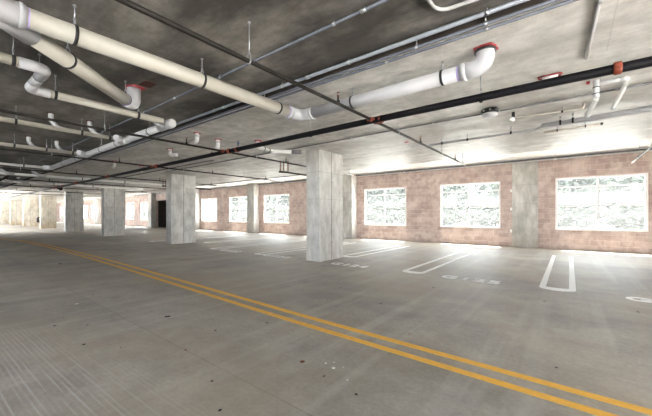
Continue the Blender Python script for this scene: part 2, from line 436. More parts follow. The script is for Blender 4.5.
# ------------------------------------------------------------------ floor markings
def strip(mb, pts, w, z1=.004):
    L, R_ = [], []
    pts = [Vector((p[0], p[1])) for p in pts]
    for i, p in enumerate(pts):
        a = pts[max(i-1, 0)]; b = pts[min(i+1, len(pts)-1)]; t = (b-a).normalized(); n = Vector((-t.y, t.x))
        L.append(p+n*w/2); R_.append(p-n*w/2)
    for k in range(len(pts)-1):
        mb.prism([L[k], R_[k], R_[k+1], L[k+1]], 0.0005, z1)
    return mb
def ycurve(off):
    base = [(6.8, 3.0), (3, 3.05), (.45, 3.09), (-2.9, 3.15), (-6, 3.26), (-9.3, 3.37), (-12, 3.42), (-15, 3.44), (-18, 3.42), (-20.5, 3.36), (-22.5, 3.22), (-24.5, 2.95), (-26.5, 2.55), (-29, 1.85), (-32, .8)]
    return [(x, y+off) for x, y in base]
solo('painted_line', strip(MB(), ycurve(0), .085), 'yellow', (-9.3, 3.37, 0), 'yellow painted lane line on the floor, the one nearer the columns', 'floor line', 'double yellow line')
solo('painted_line', strip(MB(), ycurve(-.235), .085), 'yellow', (-9.3, 3.13, 0), 'yellow painted lane line on the floor, the one nearer the camera', 'floor line', 'double yellow line')
ul = {1: 'white painted U shaped bay divider at right, below the widest window', 0: 'white painted U shaped bay divider between the two readable bay numbers in mid picture',
      -1: 'white painted bay divider running out behind the nearest column', -2: 'white painted bay divider just left of the nearest column', -3: 'white painted bay divider just right of the second column',
      -4: 'white painted bay divider reaching the second column', -5: 'white painted bay divider left of the second column', 2: 'white painted bay divider beyond the right edge'}
for k in range(-5, 3):
    x = -2.95 + 2.77*k
    y0 = 6.98 if k not in (-1, -4) else 8.35
    hw = .225
    def U(h_, ry, yc): return [(x-h_, 13.0)]+[(x+h_*math.cos(PI+PI*t/10), yc+ry*math.sin(PI+PI*t/10)) for t in range(11)]+[(x+h_, 13.0)]
    A, B = U(hw+.05, .20, y0+.22), U(hw-.05, .06, y0+.32)
    mb = MB()
    for q in range(len(A)-1): mb.prism([A[q], A[q+1], B[q+1], B[q]], .0005, .004)
    solo('bay_divider', mb, 'wpaint', (x, y0, 0), ul[k], 'floor marking', 'white bay dividers')
def text_mesh(body, x0, x1, y0, y1, name, label):
    cu = bpy.data.curves.new('bay_number_text', 'FONT'); cu.body = body; cu.extrude = .01; cu.offset = .04; cu.space_character = 1.22
    o = bpy.data.objects.new('tmp', cu); C.objects.link(o)
    bpy.context.view_layer.update()
    me = bpy.data.meshes.new_from_object(o.evaluated_get(bpy.context.evaluated_depsgraph_get()))
    bpy.data.objects.remove(o)
    bm = bmesh.new(); bm.from_mesh(me)
    xs = [v.co.x for v in bm.verts]; ys = [v.co.y for v in bm.verts]; zs = [v.co.z for v in bm.verts]
    for v in bm.verts:
        v.co = Vector((x0+(v.co.x-min(xs))/(max(xs)-min(xs))*(x1-x0), y0+(v.co.y-min(ys))/(max(ys)-min(ys))*(y1-y0), .0005+(v.co.z-min(zs))/(max(zs)-min(zs))*.003))
    mb = MB(); mb.bm.free(); mb.bm = bm
    solo(name, mb, 'wpaint', ((x0+x1)/2, y0, 0), label, 'floor marking', 'painted bay numbers')
for body, x0, label in (('G126', .75, 'white painted bay number G126 cut by the right edge'), ('G125', -2.22, 'white painted bay number G125 in front of the window wall'),
                        ('G124', -5.28, 'white painted bay number G124 at the foot of the nearest column'), ('G123', -8.15, 'white painted bay number G123 left of the nearest column'),
                        ('G122', -10.65, 'white painted bay number G122, the one nearer the second column')):
    text_mesh(body, x0-.02, x0+1.12, 6.93, 7.26, 'bay_number', label)

# ------------------------------------------------------------------ pipe builders
def hanger(root, p, ax, r, m='strap', w=.028, rodm='zinc', top=None):
    """band round the pipe at p, clevis and threaded rod up to the slab"""
    p = Vector(p); zt = top or ceil_z(p.y)
    b = MB().ring(p, ax, r, w, .007).build('hanger', m, root)
    k = MB(); side = Vector((0, 0, 1)).cross(Vector(ax)).normalized()
    a = p+Vector((0, 0, r+.002)); ap = p+Vector((0, 0, r+.055))
    for sg in (-1, 1): k.tube([a+side*sg*.028, ap+side*sg*.010], .006, 6)
    k.lathe(ap-Vector((0, 0, .008)), [(.013, 0), (.013, .02)], 6)
    k.tube([ap, Vector((p.x, p.y, zt))], .0055, 8)
    k.lathe((p.x, p.y, zt-.012), [(.016, 0), (.016, .012)], 8)
    k.build('rod', rodm, b)
def coupling(root, p, ax, r, m, w=.07, t=.014, name='coupling'):
    p = Vector(p); ax = Vector(ax).normalized()
    mb = MB().lathe(p-ax*w/2, [(r+t*.4, 0), (r+t, w*.15), (r+t, w*.85), (r+t*.4, w)], 18, ax)
    side = ax.cross(Vector((0, 0, 1)))
    if side.length > .1 and name == 'coupling' and m == 'orange':
        side.normalize()
        for sg in (-1, 1):
            q = p+side*sg*(r+t+.008)
            mb.box(q.x-.018, q.x+.018, q.y-.018, q.y+.018, q.z-.02, q.z+.02, .004)
            mb.tube([q-Vector((0, 0, .03)), q+Vector((0, 0, .03))], .007, 6)
    return mb.build(name, m, root)
def sprinkler(root, x, y, z, up=.16, red=True):
    """upright head: stub, frame arms and toothed deflector"""
    s = MB().tube([(x, y, z), (x, y, z+up*.62)], .012, 8); s.lathe((x, y, z), [(.024, -.01), (.024, .03), (.017, .045)], 10)
    s = s.build('sprinkler_head', 'brown', root)
    d = MB(); a = z+up*.62
    d.lathe((x, y, a-.012), [(.016, 0), (.016, .022), (.008, .03)], 10)
    for sg in (-1, 1): d.tube([(x+sg*.012, y, a+.01), (x+sg*.018, y, a+.03), (x, y, a+.052)], .003, 5)
    d.lathe((x, y, a+.052), [(.006, 0), (.024, .002), (.024, .004), (.004, .006)], 12)
    d.build('deflector', 'copper' if red else 'zinc', s)

# large white drain: along Y, then an elbow and along X to the slab penetration ---------------------------------
ZP = 3.07; RP = .088
t = thing('drain_pipe', (-3.68, 3.97, ZP), 'large cream drain pipe crossing the top left, turning right to a white ceiling elbow', 'pipe')
MB().tube([(-3.70, -3.5, ZP), (-3.70, .22, ZP)], RP, 24).build('pipe', 'pvc', t)
MB().tube([(-3.70, .50, ZP), (-3.66, 3.80, ZP)], RP, 24).build('pipe', 'pvc', t)
# wye fitting at the near end of the frame
w = MB().tube([(-3.70, .06, ZP), (-3.70, .53, ZP)], RP+.012, 24)
w.tube([(-3.70, .28, ZP), (-4.02, .61, ZP)], RP+.011, 24)
w = w.build('wye_fitting', 'pvcw', t)
MB().ring((-3.70, .50, ZP), (0, 1, 0), RP+.010, .03, .010, 24).build('hub_ring', 'pvcw', w)
MB().ring((-3.70, .545, ZP), (0, 1, 0), RP, .012, .0015, 24).build('primer_mark', 'primer', t)
MB().ring((-3.66, 3.66, ZP), (0, 1, 0), RP, .018, .0015, 24).build('primer_mark', 'primer', t)
e = MB().tube(fillet([(-3.66, 3.68, ZP), (-3.66, 3.985, ZP), (-3.36, 3.985, ZP)], .14, 10), RP+.010, 24).build('elbow', 'pvcw', t)
MB().ring((-3.66, 3.71, ZP), (0, 1, 0), RP+.009, .05, .006, 24).build('hub_ring', 'pvcw', e)
MB().ring((-3.39, 3.985, ZP), (1, 0, 0), RP+.009, .05, .006, 24).build('hub_ring', 'pvcw', e)
MB().tube([(-3.42, 3.985, ZP), (-.98, 3.95, ZP)], RP, 24).build('pipe', 'pvcw', t)
MB().ring((-1.05, 3.95, ZP), (1, 0, 0), RP, .02, .0015, 24).build('primer_mark', 'primer', t)
e = MB().tube(fillet([(-1.02, 3.95, ZP), (-.76, 3.945, ZP), (-.76, 3.94, H_LO+.05)], .15, 10), RP+.010, 24).build('elbow', 'pvcw', t)
MB().ring((-.99, 3.95, ZP), (1, 0, 0), RP+.009, .06, .006, 24).build('hub_ring', 'pvcw', e)
cr = MB().lathe((-.76, 3.94, H_LO-.022), [(RP+.026, 0), (RP+.03, .006), (RP+.03, .03)], 24); cr = cr.build('fire_collar', 'red', t)
for a in (.5, 2.2, 3.9, 5.3):
    MB().box(-.76+.118*math.cos(a)-.02, -.76+.118*math.cos(a)+.02, 3.94+.118*math.sin(a)-.02, 3.94+.118*math.sin(a)+.02, H_LO-.02, H_LO, .003).build('tab', 'red', cr)
MB().ring((-.76, 3.94, H_LO-.03), (0, 0, 1), RP+.008, .02, .02, 24).build('seal', 'strap', t)
for y in (.87, 2.16): hanger(t, (-3.69+.012*(y-.87), y, ZP), (0, 1, 0), RP)
hanger(t, (-3.665, 3.46, ZP), (0, 1, 0), RP)
hanger(t, (-2.58, 3.975, ZP), (1, 0, 0), RP); hanger(t, (-1.24, 3.952, ZP), (1, 0, 0), RP)
# diagonal branch -----------------------------------------------------------------------------------------------
t = thing('drain_branch', (-4.6, 1.15, ZP), 'cream drain branch slanting from the wye to a white elbow at the ceiling', 'pipe')
RD = .085
a, b = Vector((-3.98, .57, ZP)), Vector((-5.20, 1.84, ZP)); ax = (b-a).normalized()
MB().tube([a, b], RD, 24).build('pipe', 'pvc', t)
MB().tube(fillet([b-ax*.02, b+ax*.22, b+ax*.22+Vector((0, 0, H_HI-ZP+.05))], .12, 9), RD+.010, 24).build('elbow', 'pvcw', t)
MB().ring(b-ax*.03, ax, RD, .016, .0015, 24).build('primer_mark', 'primer', t)
q = b+ax*.22
cr = MB().lathe((q.x, q.y, H_HI-.02), [(RD+.02, 0), (RD+.025, .006), (RD+.025, .03)], 24).build('fire_collar', 'red', t)
MB().box(q.x-.13, q.x+.13, q.y-.06, q.y+.13, H_HI-.006, H_HI).build('plate', 'red', cr)
hanger(t, a+ax*.55, ax, RD); hanger(t, b-ax*.02, ax, RD)
mb = MB(); mb.box(-5.16, -4.92, 1.99, 2.16, H_HI-.008, H_HI+.002, .002)
solo('ceiling_plate', mb, 'rust', (-5.04, 2.07, H_HI), 'rust red rectangular plate on the dark ceiling near the white elbow', 'plate')

# offset branch and the header ------------------------------------------------------------------------------------
RS = .054
t = thing('offset_pipe', (-5.3, .85, ZP), 'cream pipe at left edge that jogs sideways through two white elbows', 'pipe')
MB().tube([(-4.84, -3.5, ZP), (-4.84, .66, ZP)], RS, 18).build('pipe', 'pvc', t)
MB().tube(fillet([(-4.84, .64, ZP), (-4.84, .87, ZP), (-5.14, .87, ZP)], .085), RS+.008, 18).build('elbow', 'pvcw', t)
MB().tube([(-5.12, .87, ZP), (-5.50, .87, ZP)], RS+.004, 18).build('pipe', 'pvcw', t)
MB().tube(fillet([(-5.45, .87, ZP), (-5.76, .87, ZP), (-5.76, 1.08, ZP)], .085), RS+.008, 18).build('elbow', 'pvcw', t)
MB().tube([(-5.76, 1.06, ZP), (-5.84, 2.66, ZP)], RS, 18).build('pipe', 'pvc', t)
for p, ax_ in (((-4.84, .60, ZP), (0, 1, 0)), ((-5.16, .87, ZP), (1, 0, 0)), ((-5.765, 1.14, ZP), (0, 1, 0)), ((-5.82, 2.24, ZP), (0, 1, 0))): hanger(t, p, ax_, RS, w=.034)

t = thing('header_pipe', (-10.4, 2.82, ZP), 'white drain header with a round end cap, running along the dark slab edge', 'pipe')
RH = .072
MB().tube([(-5.86, 2.82, ZP), (-14.75, 2.82, ZP)], RH, 22).build('pipe', 'pvcw', t)
MB().lathe((-5.98, 2.82, ZP), [(RH+.012, 0), (RH+.014, .08), (RH+.008, .17), (RH-.02, .175)], 22, (1, 0, 0)).build('end_cap', 'pvcw', t)
for x in (-6.08, -8.05, -10.75):
    f = MB().tube([(x-.20, 2.82, ZP), (x+.16, 2.82, ZP)], RH+.009, 22); f.tube([(x+.0, 2.82, ZP), (x+.17, 2.58, ZP)], RS+.012, 18); f.build('wye_fitting', 'pvcw', t)
MB().tube(fillet([(-14.7, 2.82, ZP), (-14.88, 2.82, ZP), (-14.88, 2.6, ZP)], .1), RH+.01, 20).build('elbow', 'pvcw', t)
for x in (-6.75, -8.5, -9.6, -11.7, -13.2): hanger(t, (x, 2.82, ZP), (1, 0, 0), RH)

def riser(root, x, y, z, dy=-.24, r=.043, zt=None):
    zt = zt or ceil_z(y+dy)
    MB().tube(fillet([(x, y, z), (x, y+dy*.62, z+.02), (x, y+dy, z+.14), (x, y+dy, zt+.03)], .10), r, 16).build('riser', 'pvcw', root)
    MB().lathe((x, y+dy, zt-.015), [(r+.02, 0), (r+.025, .02)], 16).build('fire_collar', 'rust', root)
def lateral(x0, y0, x1, y1, label, ris, hang, r=.045, rr=.043):
    t = thing('lateral_pipe', ((x0+x1)/2, (y0+y1)/2, ZP), label, 'pipe', 'white lateral drain pipes')
    MB().tube([(x0, y0, ZP), (x1, y1, ZP)], r, 16).build('pipe', 'white' if x0 < -12 else 'pvc', t)
    for y in ris: riser(t, x0+(x1-x0)*(y-y0)/(y1-y0), y, ZP, -.24 if rr < .05 else -.42, rr)
    for y in hang: hanger(t, (x0+(x1-x0)*(y-y0)/(y1-y0), y, ZP), (0, 1, 0), r, w=.035)
    return t
lateral(-7.85, -3.5, -8.0, 2.70, 'cream lateral drain with two white risers, nearest of those feeding the header', (1.75, 2.38), (1.02, 2.0, 2.5))
lateral(-10.60, -3.5, -10.8, 2.70, 'cream lateral drain with two white risers, second of those feeding the header', (1.85, 2.40), (1.35, 1.95, 2.5))
lateral(-14.85, -3.5, -14.9, 2.70, 'white lateral drain bending into the far end of the header', (), (.6, 2.1))
lateral(-18.3, -3.5, -18.3, 9.5, 'white lateral drain beyond the header, with large slanted risers', (2.3, 3.3), (1.4, 4.6, 6.4), .055, .07)
lateral(-22.6, -3.5, -22.6, 9.0, 'white lateral drain low at the far left under the dark slab', (2.8, 3.4), (4.4, 6.2), .055, .075)
# small white risers and traps over the column row ----------------------------------------------------------------
def trap(x, y, label, s=1, dx=.35):
    t = thing('floor_drain_trap', (x, y, H_LO), label, 'pipe', 'small white drain traps')
    MB().tube(fillet([(x, y, H_LO+.03), (x, y, H_LO-.18), (x-dx, y+.05, H_LO-.20)], .07), .048, 14).build('trap_bend', 'white', t)
    MB().lathe((x, y, H_LO-.09), [(.05, 0), (.056, .01), (.056, .05), (.05, .06)], 14).build('hub_ring', 'pvcw', t)
    MB().lathe((x, y, H_LO-.014), [(.075, 0), (.08, .006), (.08, .014)], 14).build('fire_collar', 'red', t)
    return t
trap(-6.85, 3.9, 'small white drain bend under the slab, left of two near the branch pipe')
trap(-7.0, 4.55, 'small white drain bend under the slab, right of two near the branch pipe', dx=.12)
trap(-9.1, 4.35, 'small white drain bend just above the black main, further left', dx=-.3)
trap(-12.6, 4.1, 'small white drain bend under the slab, near the third column', dx=.3)
trap(-13.2, 5.2, 'small white drain stub under the slab, near the third column', dx=.1)

# ------------------------------------------------------------------ sprinkler main and branches
ZB = 2.95; RB = .052; YM = 4.64
t = thing('sprinkler_main', (-20, YM, ZB), 'thick black sprinkler main running the length of the garage', 'pipe')
MB().tube([(XR-.1, 4.58, ZB), (-2, 4.61, ZB), (-9, 4.67, ZB), (-40, 4.72, ZB)], RB, 18).build('pipe', 'black', t)
BX = [1.5, -2.60, -6.80, -10.75, -15.1, -19.4, -23.7, -28.0, -32.3]
coupling(t, (.41, 4.59, ZB), (1, 0, 0), RB, 'orange', .07, .016)
for x in BX[1:7]: coupling(t, (x+.14, YM, ZB), (1, 0, 0), RB, 'orange', .06, .012)
for x in (-6.35, -22.0, -23.1): coupling(t, (x, YM+.02, ZB), (1, 0, 0), RB, 'orange', .07, .014)
for x in (-.95, -4.0, -7.4, -11.6, -17.0, -21.5): hanger(t, (x, YM, ZB), (1, 0, 0), RB, 'black', .03)
bl = ['white tipped sprinkler branch at the right edge', 'dark sprinkler branch crossing the picture centre, nearest of the branches', 'dark sprinkler branch crossing left of centre, second from the nearest',
      'dark sprinkler branch at left, third from the nearest', 'dark sprinkler branch at left, fourth from the nearest', 'dark sprinkler branch at far left, fifth from the nearest',
      'dark sprinkler branch at far left, sixth from the nearest', 'distant sprinkler branch at far left, seventh from the nearest', 'distant sprinkler branch at far left, eighth from the nearest']
for i, x in enumerate(BX):
    yend = 13.2 if i == 0 else 10.6
    r = .024
    t = thing('sprinkler_branch', (x, YM, ZB), bl[i], 'pipe', 'sprinkler branch pipes')
    MB().tube([(x, -3.5, ZB), (x, 3.4, ZB), (x, yend-.9, ZB)], r, 12).build('pipe', 'brown', t)
    MB().tube([(x, yend-.9, ZB), (x, yend-.03, ZB)], r, 12).build('end_pipe', 'pvcw' if i < 2 else 'paintgrey', t)
    MB().lathe((x, yend-.05, ZB), [(r+.004, 0), (r+.004, .05)], 12, (0, 1, 0)).build('end_plug', 'orange', t)
    coupling(t, (x, YM-.10, ZB), (0, 1, 0), r, 'orange', .06, .014); coupling(t, (x, YM+.12, ZB), (0, 1, 0), r, 'orange', .04, .008)
    for y in (.4, 3.62, 6.75, 9.4): sprinkler(t, x, y, ZB+.01)
    if i == 0: hanger(t, (x, 11.9, ZB), (0, 1, 0), r, 'black', .02)
    for y in (2.05, 5.6, 8.2, 10.2): hanger(t, (x, y, ZB), (0, 1, 0), r, 'zinc', .016)
# second, lower crossmains far to the left
t = thing('sprinkler_main', (-30, 6.0, 3.0), 'rusty dark pipe bundle under the slab at far left', 'pipe')
MB().tube([(-19, 2.2, 3.02), (-60, 2.4, 3.02)], .05, 12).build('pipe', 'brown', t)
for x in (-22, -27, -33, -40): hanger(t, (x, 2.25, 3.02), (1, 0, 0), .05, 'black', .03)
for x, y in ((-24.0, 4.9), (-25.0, 5.2)):
    v = thing('pipe_valve', (x, y, 3.0), 'black valve on the far main, %s of two' % ('right' if x > -24.5 else 'left'), 'valve', 'far valves')
    MB().lathe((x, y, 2.88), [(.05, 0), (.09, .03), (.09, .2), (.05, .24)], 14).build('body', 'black', v)
    MB().tube([(x, y, 3.1), (x, y, H_LO)], .02, 8).build('stem', 'black', v)

# ------------------------------------------------------------------ conduits
def conduit(name, label, path, r, m, clips=(), cm='zinc', R=.12, group='steel conduits', joints=()):
    P = [Vector(p) for p in path]; mid = P[len(P)//2]
    t = thing(name, mid, label, 'conduit', group)
    MB().tube(fillet(P, R) if len(P) > 2 else P, r, 10).build('tube', m, t)
    for p in clips:
        p = Vector(p); ax_ = (P[-1]-P[0]).normalized(); zt = ceil_z(p.y)
        k = MB().ring(p, ax_, r, .03, .004, 12)
        side = Vector((0, 0, 1)).cross(ax_).normalized()
        k.tube([p+Vector((0, 0, r)), Vector((p.x, p.y, zt))], .008, 6); k.build('clip', cm, t)
    for p in joints:
        ax_ = (P[-1]-P[0]).normalized(); MB().ring(p, ax_, r, .06, .005, 12).build('coupling', 'zinc', t)
    return t
conduit('conduit', 'thin bluish steel conduit crossing the dark slab, farthest from the slab edge', [(XR-.1, 2.57, 3.32), (-30, 2.57, 3.32)], .0145, 'conduit', [(x, 2.57, 3.32) for x in (-1.9, -3.9, -6.4, -9.0)], joints=[(-1.55, 2.57, 3.32), (-5.2, 2.57, 3.32)])
conduit('conduit', 'bright thick steel conduit parallel to the slab edge', [(XR-.1, 3.30, 3.30), (-14, 3.30, 3.30)], .023, 'conduitb', [(x, 3.30, 3.30) for x in (-.62, -2.2, -3.4, -5.2, -7.5)], joints=[(-2.9, 3.3, 3.3), (-4.9, 3.3, 3.3)])
conduit('conduit', 'upper conduit of the pair under the slab edge', [(XR-.1, 3.385, 3.245), (-14, 3.385, 3.245)], .0165, 'conduit', [(x, 3.385, 3.245) for x in (-.65, -1.35, -3.9)])
conduit('conduit', 'lower conduit of the pair under the slab edge', [(XR-.1, 3.445, 3.225), (-14, 3.445, 3.225)], .0165, 'conduit', [(x, 3.445, 3.225) for x in (-.65, -1.75, -4.1)])
conduit('conduit', 'looped steel conduit bending down from the top edge', [(-.2, 3.10, 3.32), (-1.0, 3.04, 3.32), (-1.03, 2.2, 3.32)], .017, 'dullgrey', [(-.6, 3.06, 3.32)], R=.14)
conduit('conduit', 'straight pale conduit running from the top edge to the black main at right', [(.215, 3.46, 3.25), (.16, 4.9, 3.25)], .017, 'dullgrey', [(.214, 3.66, 3.25)])
conduit('conduit', 'thin dark conduit on the light slab that feeds the lamp', [(XR-.1, 6.36, 3.252), (-5.65, 6.44, 3.252), (-14, 6.50, 3.252)], .0145, 'conduitd', [(x, 6.40, 3.252) for x in (.6, -2.2, -4.2)])
conduit('conduit', 'dark conduit along the top of the block wall', [(XR-.1, 15.33, 3.63), (-40, 15.33, 3.63)], .03, 'conduitd', [(x, 15.33, 3.63) for x in (.5, -3.2, -7.8, -12, -16)])
conduit('conduit', 'thin conduit along the white slab edge near the wall', [(-9.0, 10.9, 3.25), (-30, 10.9, 3.25)], .018, 'conduitd', [(x, 10.9, 3.25) for x in (-12, -16, -20)])
conduit('conduit', 'grey conduit hung under the light slab in the second bay', [(-9.5, 6.0, 3.22), (-26, 6.05, 3.22)], .02, 'conduitd', [(x, 6.02, 3.22) for x in (-11, -14, -18)])

# ------------------------------------------------------------------ pipework at upper right
t = thing('storm_pipe', (.45, 5.4, 3.1), 'grey and white storm drain pipe with strapped riser at upper right', 'pipe')
sx, sy = .30, 5.84
MB().tube([(sx, sy, H_LO+.02), (sx, sy, 3.02)], .036, 16).build('riser', 'paintgrey', t)
for zz in (3.17, 3.08): MB().ring((sx, sy, zz), (0, 0, 1), .036, .012, .005, 16).build('clamp', 'strap', t)
MB().tube(fillet([(sx, sy+.02, 3.03), (sx, sy+.16, 3.03), (.24, 6.95, 3.06)], .06), .034, 14).build('pipe', 'white', t)
MB().ring((.242, 6.85, 3.058), (0, 1, 0), .034, .08, .008, 14).build('coupling', 'white', t)
MB().tube([(sx, sy, 3.215), (.58, 5.83, 3.215)], .026, 12).build('pipe', 'paintgrey', t)
MB().tube(fillet([(.55, 5.83, 3.215), (.625, 5.83, 3.215), (.625, 6.05, 3.20)], .05), .032, 12).build('elbow', 'white', t)
MB().tube([(.625, 5.98, 3.203), (.58, 7.08, 3.15)], .030, 12).build('pipe', 'white', t)
MB().ring((.581, 7.04, 3.152), (0, 1, 0), .030, .03, .004, 12).build('clamp', 'conduitd', t)
MB().box(.19, .23, 5.80, 5.86, H_LO-.03, H_LO, .004).build('tag', 'red', t)
t = thing('condensate_pipe', (-.8, 7.7, 3.15), 'pale grey pipe hung under the white slab, stepping up to a thick section at right', 'pipe')
MB().tube([(XR-.1, 7.15, 3.15), (-.44, 7.62, 3.15)], .05, 14).build('thick_pipe', 'paintgrey', t)
MB().tube([(-.40, 7.62, 3.15), (-.55, 7.78, 3.13), (-2.85, 7.95, 3.15)], .026, 12).build('pipe', 'paintgrey', t)
MB().tube(fillet([(-2.83, 7.95, 3.15), (-3.30, 7.90, 3.15), (-3.36, 7.75, H_LO+.02)], .06), .030, 12).build('elbow', 'paintgrey', t)
MB().lathe((-3.36, 7.75, H_LO-.015), [(.05, 0), (.055, .015)], 14).build('fire_collar', 'red', t)
for p in ((.05, 7.5, 3.15), (-.14, 7.55, 3.15)): hanger(t, p, (1, 0, 0), .045, 'black', .03)
for p in ((-1.0, 7.81, 3.145), (-1.9, 7.88, 3.145), (-2.5, 7.92, 3.15)): hanger(t, p, (1, 0, 0), .026, 'black', .035)
t = thing('brown_pipe', (.2, 8.05, 3.12), 'thin tan pipe beside the thick grey pipe, with a dark end', 'pipe')
MB().tube([(.48, 8.0, 3.12), (-.42, 8.1, 3.12)], .022, 10).build('pipe', 'sillm', t)
MB().lathe((.47, 8.0, 3.12), [(.025, 0), (.025, .04)], 10, (1, 0, 0)).build('end_plug', 'strap', t)
for p in ((.25, 8.02, 3.12), (-.2, 8.075, 3.12)): hanger(t, p, (1, 0, 0), .022, 'black', .02)
t = thing('supply_pipe', (-.3, 6.8, 3.16), 'thin tan supply pipe ending in a white tip near the ceiling lamp', 'pipe')
MB().tube(fillet([(-.78, 6.72, 3.16), (0, 6.84, 3.17), (.18, 6.9, 3.17), (.20, 6.92, H_LO)], .05), .014, 10).build('pipe', 'sillm', t)
hanger(t, (-.10, 6.825, 3.168), (1, 0, 0), .014, 'black', .03)
t = thing('smoke_detector', (-.82, 6.70, H_LO), 'small white detector on a dark bracket beside the tan supply pipe', 'detector')
MB().box(-.845, -.795, 6.675, 6.725, H_LO-.11, H_LO, .006).build('bracket', 'strap', t)
MB().lathe((-.84, 6.69, H_LO-.18), [(.02, 0), (.045, .02), (.05, .06), (.03, .085)], 16).build('head', 'white', t)
t = thing('ceiling_lamp', (-1.13, 6.25, H_LO), 'round white ceiling lamp with a dark slotted collar', 'lamp')
c_ = MB().lathe((-1.13, 6.25, H_LO-.085), [(.135, 0), (.14, .01), (.14, .07), (.12, .085)], 24)
c_ = c_.build('collar', 'strap', t)
for k in range(8):
    a = k*PI/4+.2; x, y = -1.13+.141*math.cos(a), 6.25+.141*math.sin(a)
    MB().box(x-.014, x+.014, y-.014, y+.014, H_LO-.06, H_LO-.03, .003).build('slot', 'zinc', c_)
MB().lathe((-1.13, 6.25, H_LO-.155), [(.03, 0), (.09, .010), (.125, .035), (.132, .065), (.12, .08)], 28).build('globe', 'paintgrey', t)
t = thing('ceiling_sleeve', (-.21, 5.25, H_LO), 'white oval ceiling patch ringed in red above the black main', 'sleeve')
MB().tube([(-.30, 5.25, H_LO-.012), (-.12, 5.25, H_LO-.012)], .028, 14).build('patch', 'white', t)
MB().tube(fillet([(-.34, 5.20, H_LO-.008), (-.34, 5.30, H_LO-.008), (-.08, 5.30, H_LO-.008), (-.08, 5.20, H_LO-.008), (-.33, 5.20, H_LO-.008)], .04), .009, 8).build('ring', 'red', t)
# white pipe cluster above the second branch pipe
t = thing('drain_assembly', (-6.1, 5.3, 3.1), 'white drain fitting with black clamps and a red ceiling collar, left of the nearest column', 'pipe')
MB().tube(fillet([(-6.30, 5.25, H_LO+.02), (-6.30, 5.25, 3.10), (-6.30, 5.75, 3.08), (-5.95, 6.15, 3.08)], .06), .05, 14).build('pipe', 'white', t)
MB().lathe((-6.30, 5.25, H_LO-.02), [(.08, 0), (.09, .006), (.09, .02)], 14).build('fire_collar', 'red', t)
for p, ax_ in (((-6.30, 5.45, 3.092), (0, 1, 0)), ((-6.30, 5.62, 3.087), (0, 1, 0))): MB().ring(p, ax_, .05, .02, .006, 16).build('clamp', 'strap', t)
MB().tube([(-5.97, 6.13, 3.08), (-5.80, 6.33, 3.08)], .055, 14).build('end_cap', 'conduitd', t)
t = thing('drain_assembly', (-6.5, 5.1, 3.15), 'small blue tipped valve on the ceiling beside the black main', 'valve')
MB().tube([(-6.72, 4.95, H_LO), (-6.72, 4.95, 3.14)], .02, 10).build('stem', 'conduitd', t)
MB().box(-6.74, -6.70, 4.93, 4.97, 3.18, 3.22, .006).build('handle', 'blue', t)
# brown drop pipes
def drops(dx, label):
    t = thing('drop_pipes', (-7.93+dx, 7.83, 2.9), label, 'pipe', 'brown drop pipe racks')
    for k, (x, y) in enumerate(((-8.04, 7.70), (-7.95, 7.78), (-7.84, 7.88))):
        MB().tube([(x+dx, y, H_LO), (x+dx, y, 2.90)], .022, 10).build('drop', 'copper', t)
    MB().tube(fillet([(-8.06+dx, 7.66, 2.88), (-7.95+dx, 7.90, 2.88), (-7.95+dx, 10.4, 2.88)], .08), .035, 10).build('rail', 'brown', t)
drops(0, 'three brown drop pipes on a dark rail, left of the nearest column'); drops(-8.83, 'three brown drop pipes on a dark rail, between the second and third columns')
# thin rods with white tips at the wall
for x, s in ((-.40, 'right of the flat pier'), (-6.15, 'above the third window from the right')):
    t = thing('sprinkler_drop', (x, 13.9, 3.4), 'thin hanging rod with a small white tip ' + s, 'sprinkler', 'hanging white tips')
    MB().tube([(x, 13.9, H_W), (x, 13.9, 3.40)], .006, 6).build('rod', 'zinc', t)
    MB().lathe((x, 13.9, 3.33), [(.02, 0), (.06, .015), (.05, .05), (.012, .075)], 12).build('tip', 'white', t)
# canister by the fifth column
t = thing('fire_canister', (-41.45, 6.86, .62), 'small dark canister hung on the left face of the fifth column', 'canister')
MB().lathe((-41.45, 6.86, .62), [(.07, 0), (.09, .02), (.09, .38), (.05, .45), (.03, .47)], 14).build('body', 'strap', t)
MB().box(-41.48, -41.42, 6.84, 7.0, 1.06, 1.13, .005).build('bracket', 'strap', t)

# ------------------------------------------------------------------ grit on the floor
def blob(r, flat, seed):
    bm = bmesh.new(); bmesh.ops.create_icosphere(bm, subdivisions=2, radius=r)
    for v in bm.verts:
        n = noise.noise(v.co*(2.2/r)+Vector((seed, seed, 0)))
        v.co *= 1+.45*n; v.co.z = (v.co.z*flat)
    zmin = min(v.co.z for v in bm.verts)
    for v in bm.verts: v.co.z -= zmin
    mb = MB(); mb.bm.free(); mb.bm = bm; return mb
GR = [('grit', 'small dark scrap of grit on the floor', 'dark grit scraps', [(-4.25, 2.0, .034), (-5.0, .98, .018), (-4.04, 1.03, .018), (-3.3, 2.11, .018), (-3.65, 1.24, .011), (-3.02, 2.66, .018), (-1.93, 1.27, .014), (-6.41, 1.76, .016),
         (-2.32, 1.45, .012), (-11.16, 2.31, .05), (-3.56, 3.4, .012), (-2.0, 5.84, .026), (-.31, 6.02, .022), (.76, 6.16, .022), (-.09, 3.47, .014), (-3.37, 4.77, .02), (-2.29, 4.31, .018), (-1.64, 2.08, .013), (-1.28, 2.02, .013)]),
      ('gritr', 'small reddish scrap on the floor', 'reddish scraps', [(-4.72, 1.24, .014), (-3.06, 1.62, .014), (-1.96, 2.16, .022), (-1.45, 3.42, .013)]),
      ('gritw', 'small white fleck on the floor', 'white flecks', [(-5.96, 1.43, .025), (-1.77, 2.27, .011), (-1.66, 2.24, .014), (-1.72, 2.33, .009), (-1.45, 2.15, .010), (-1.6, 2.31, .008)])]
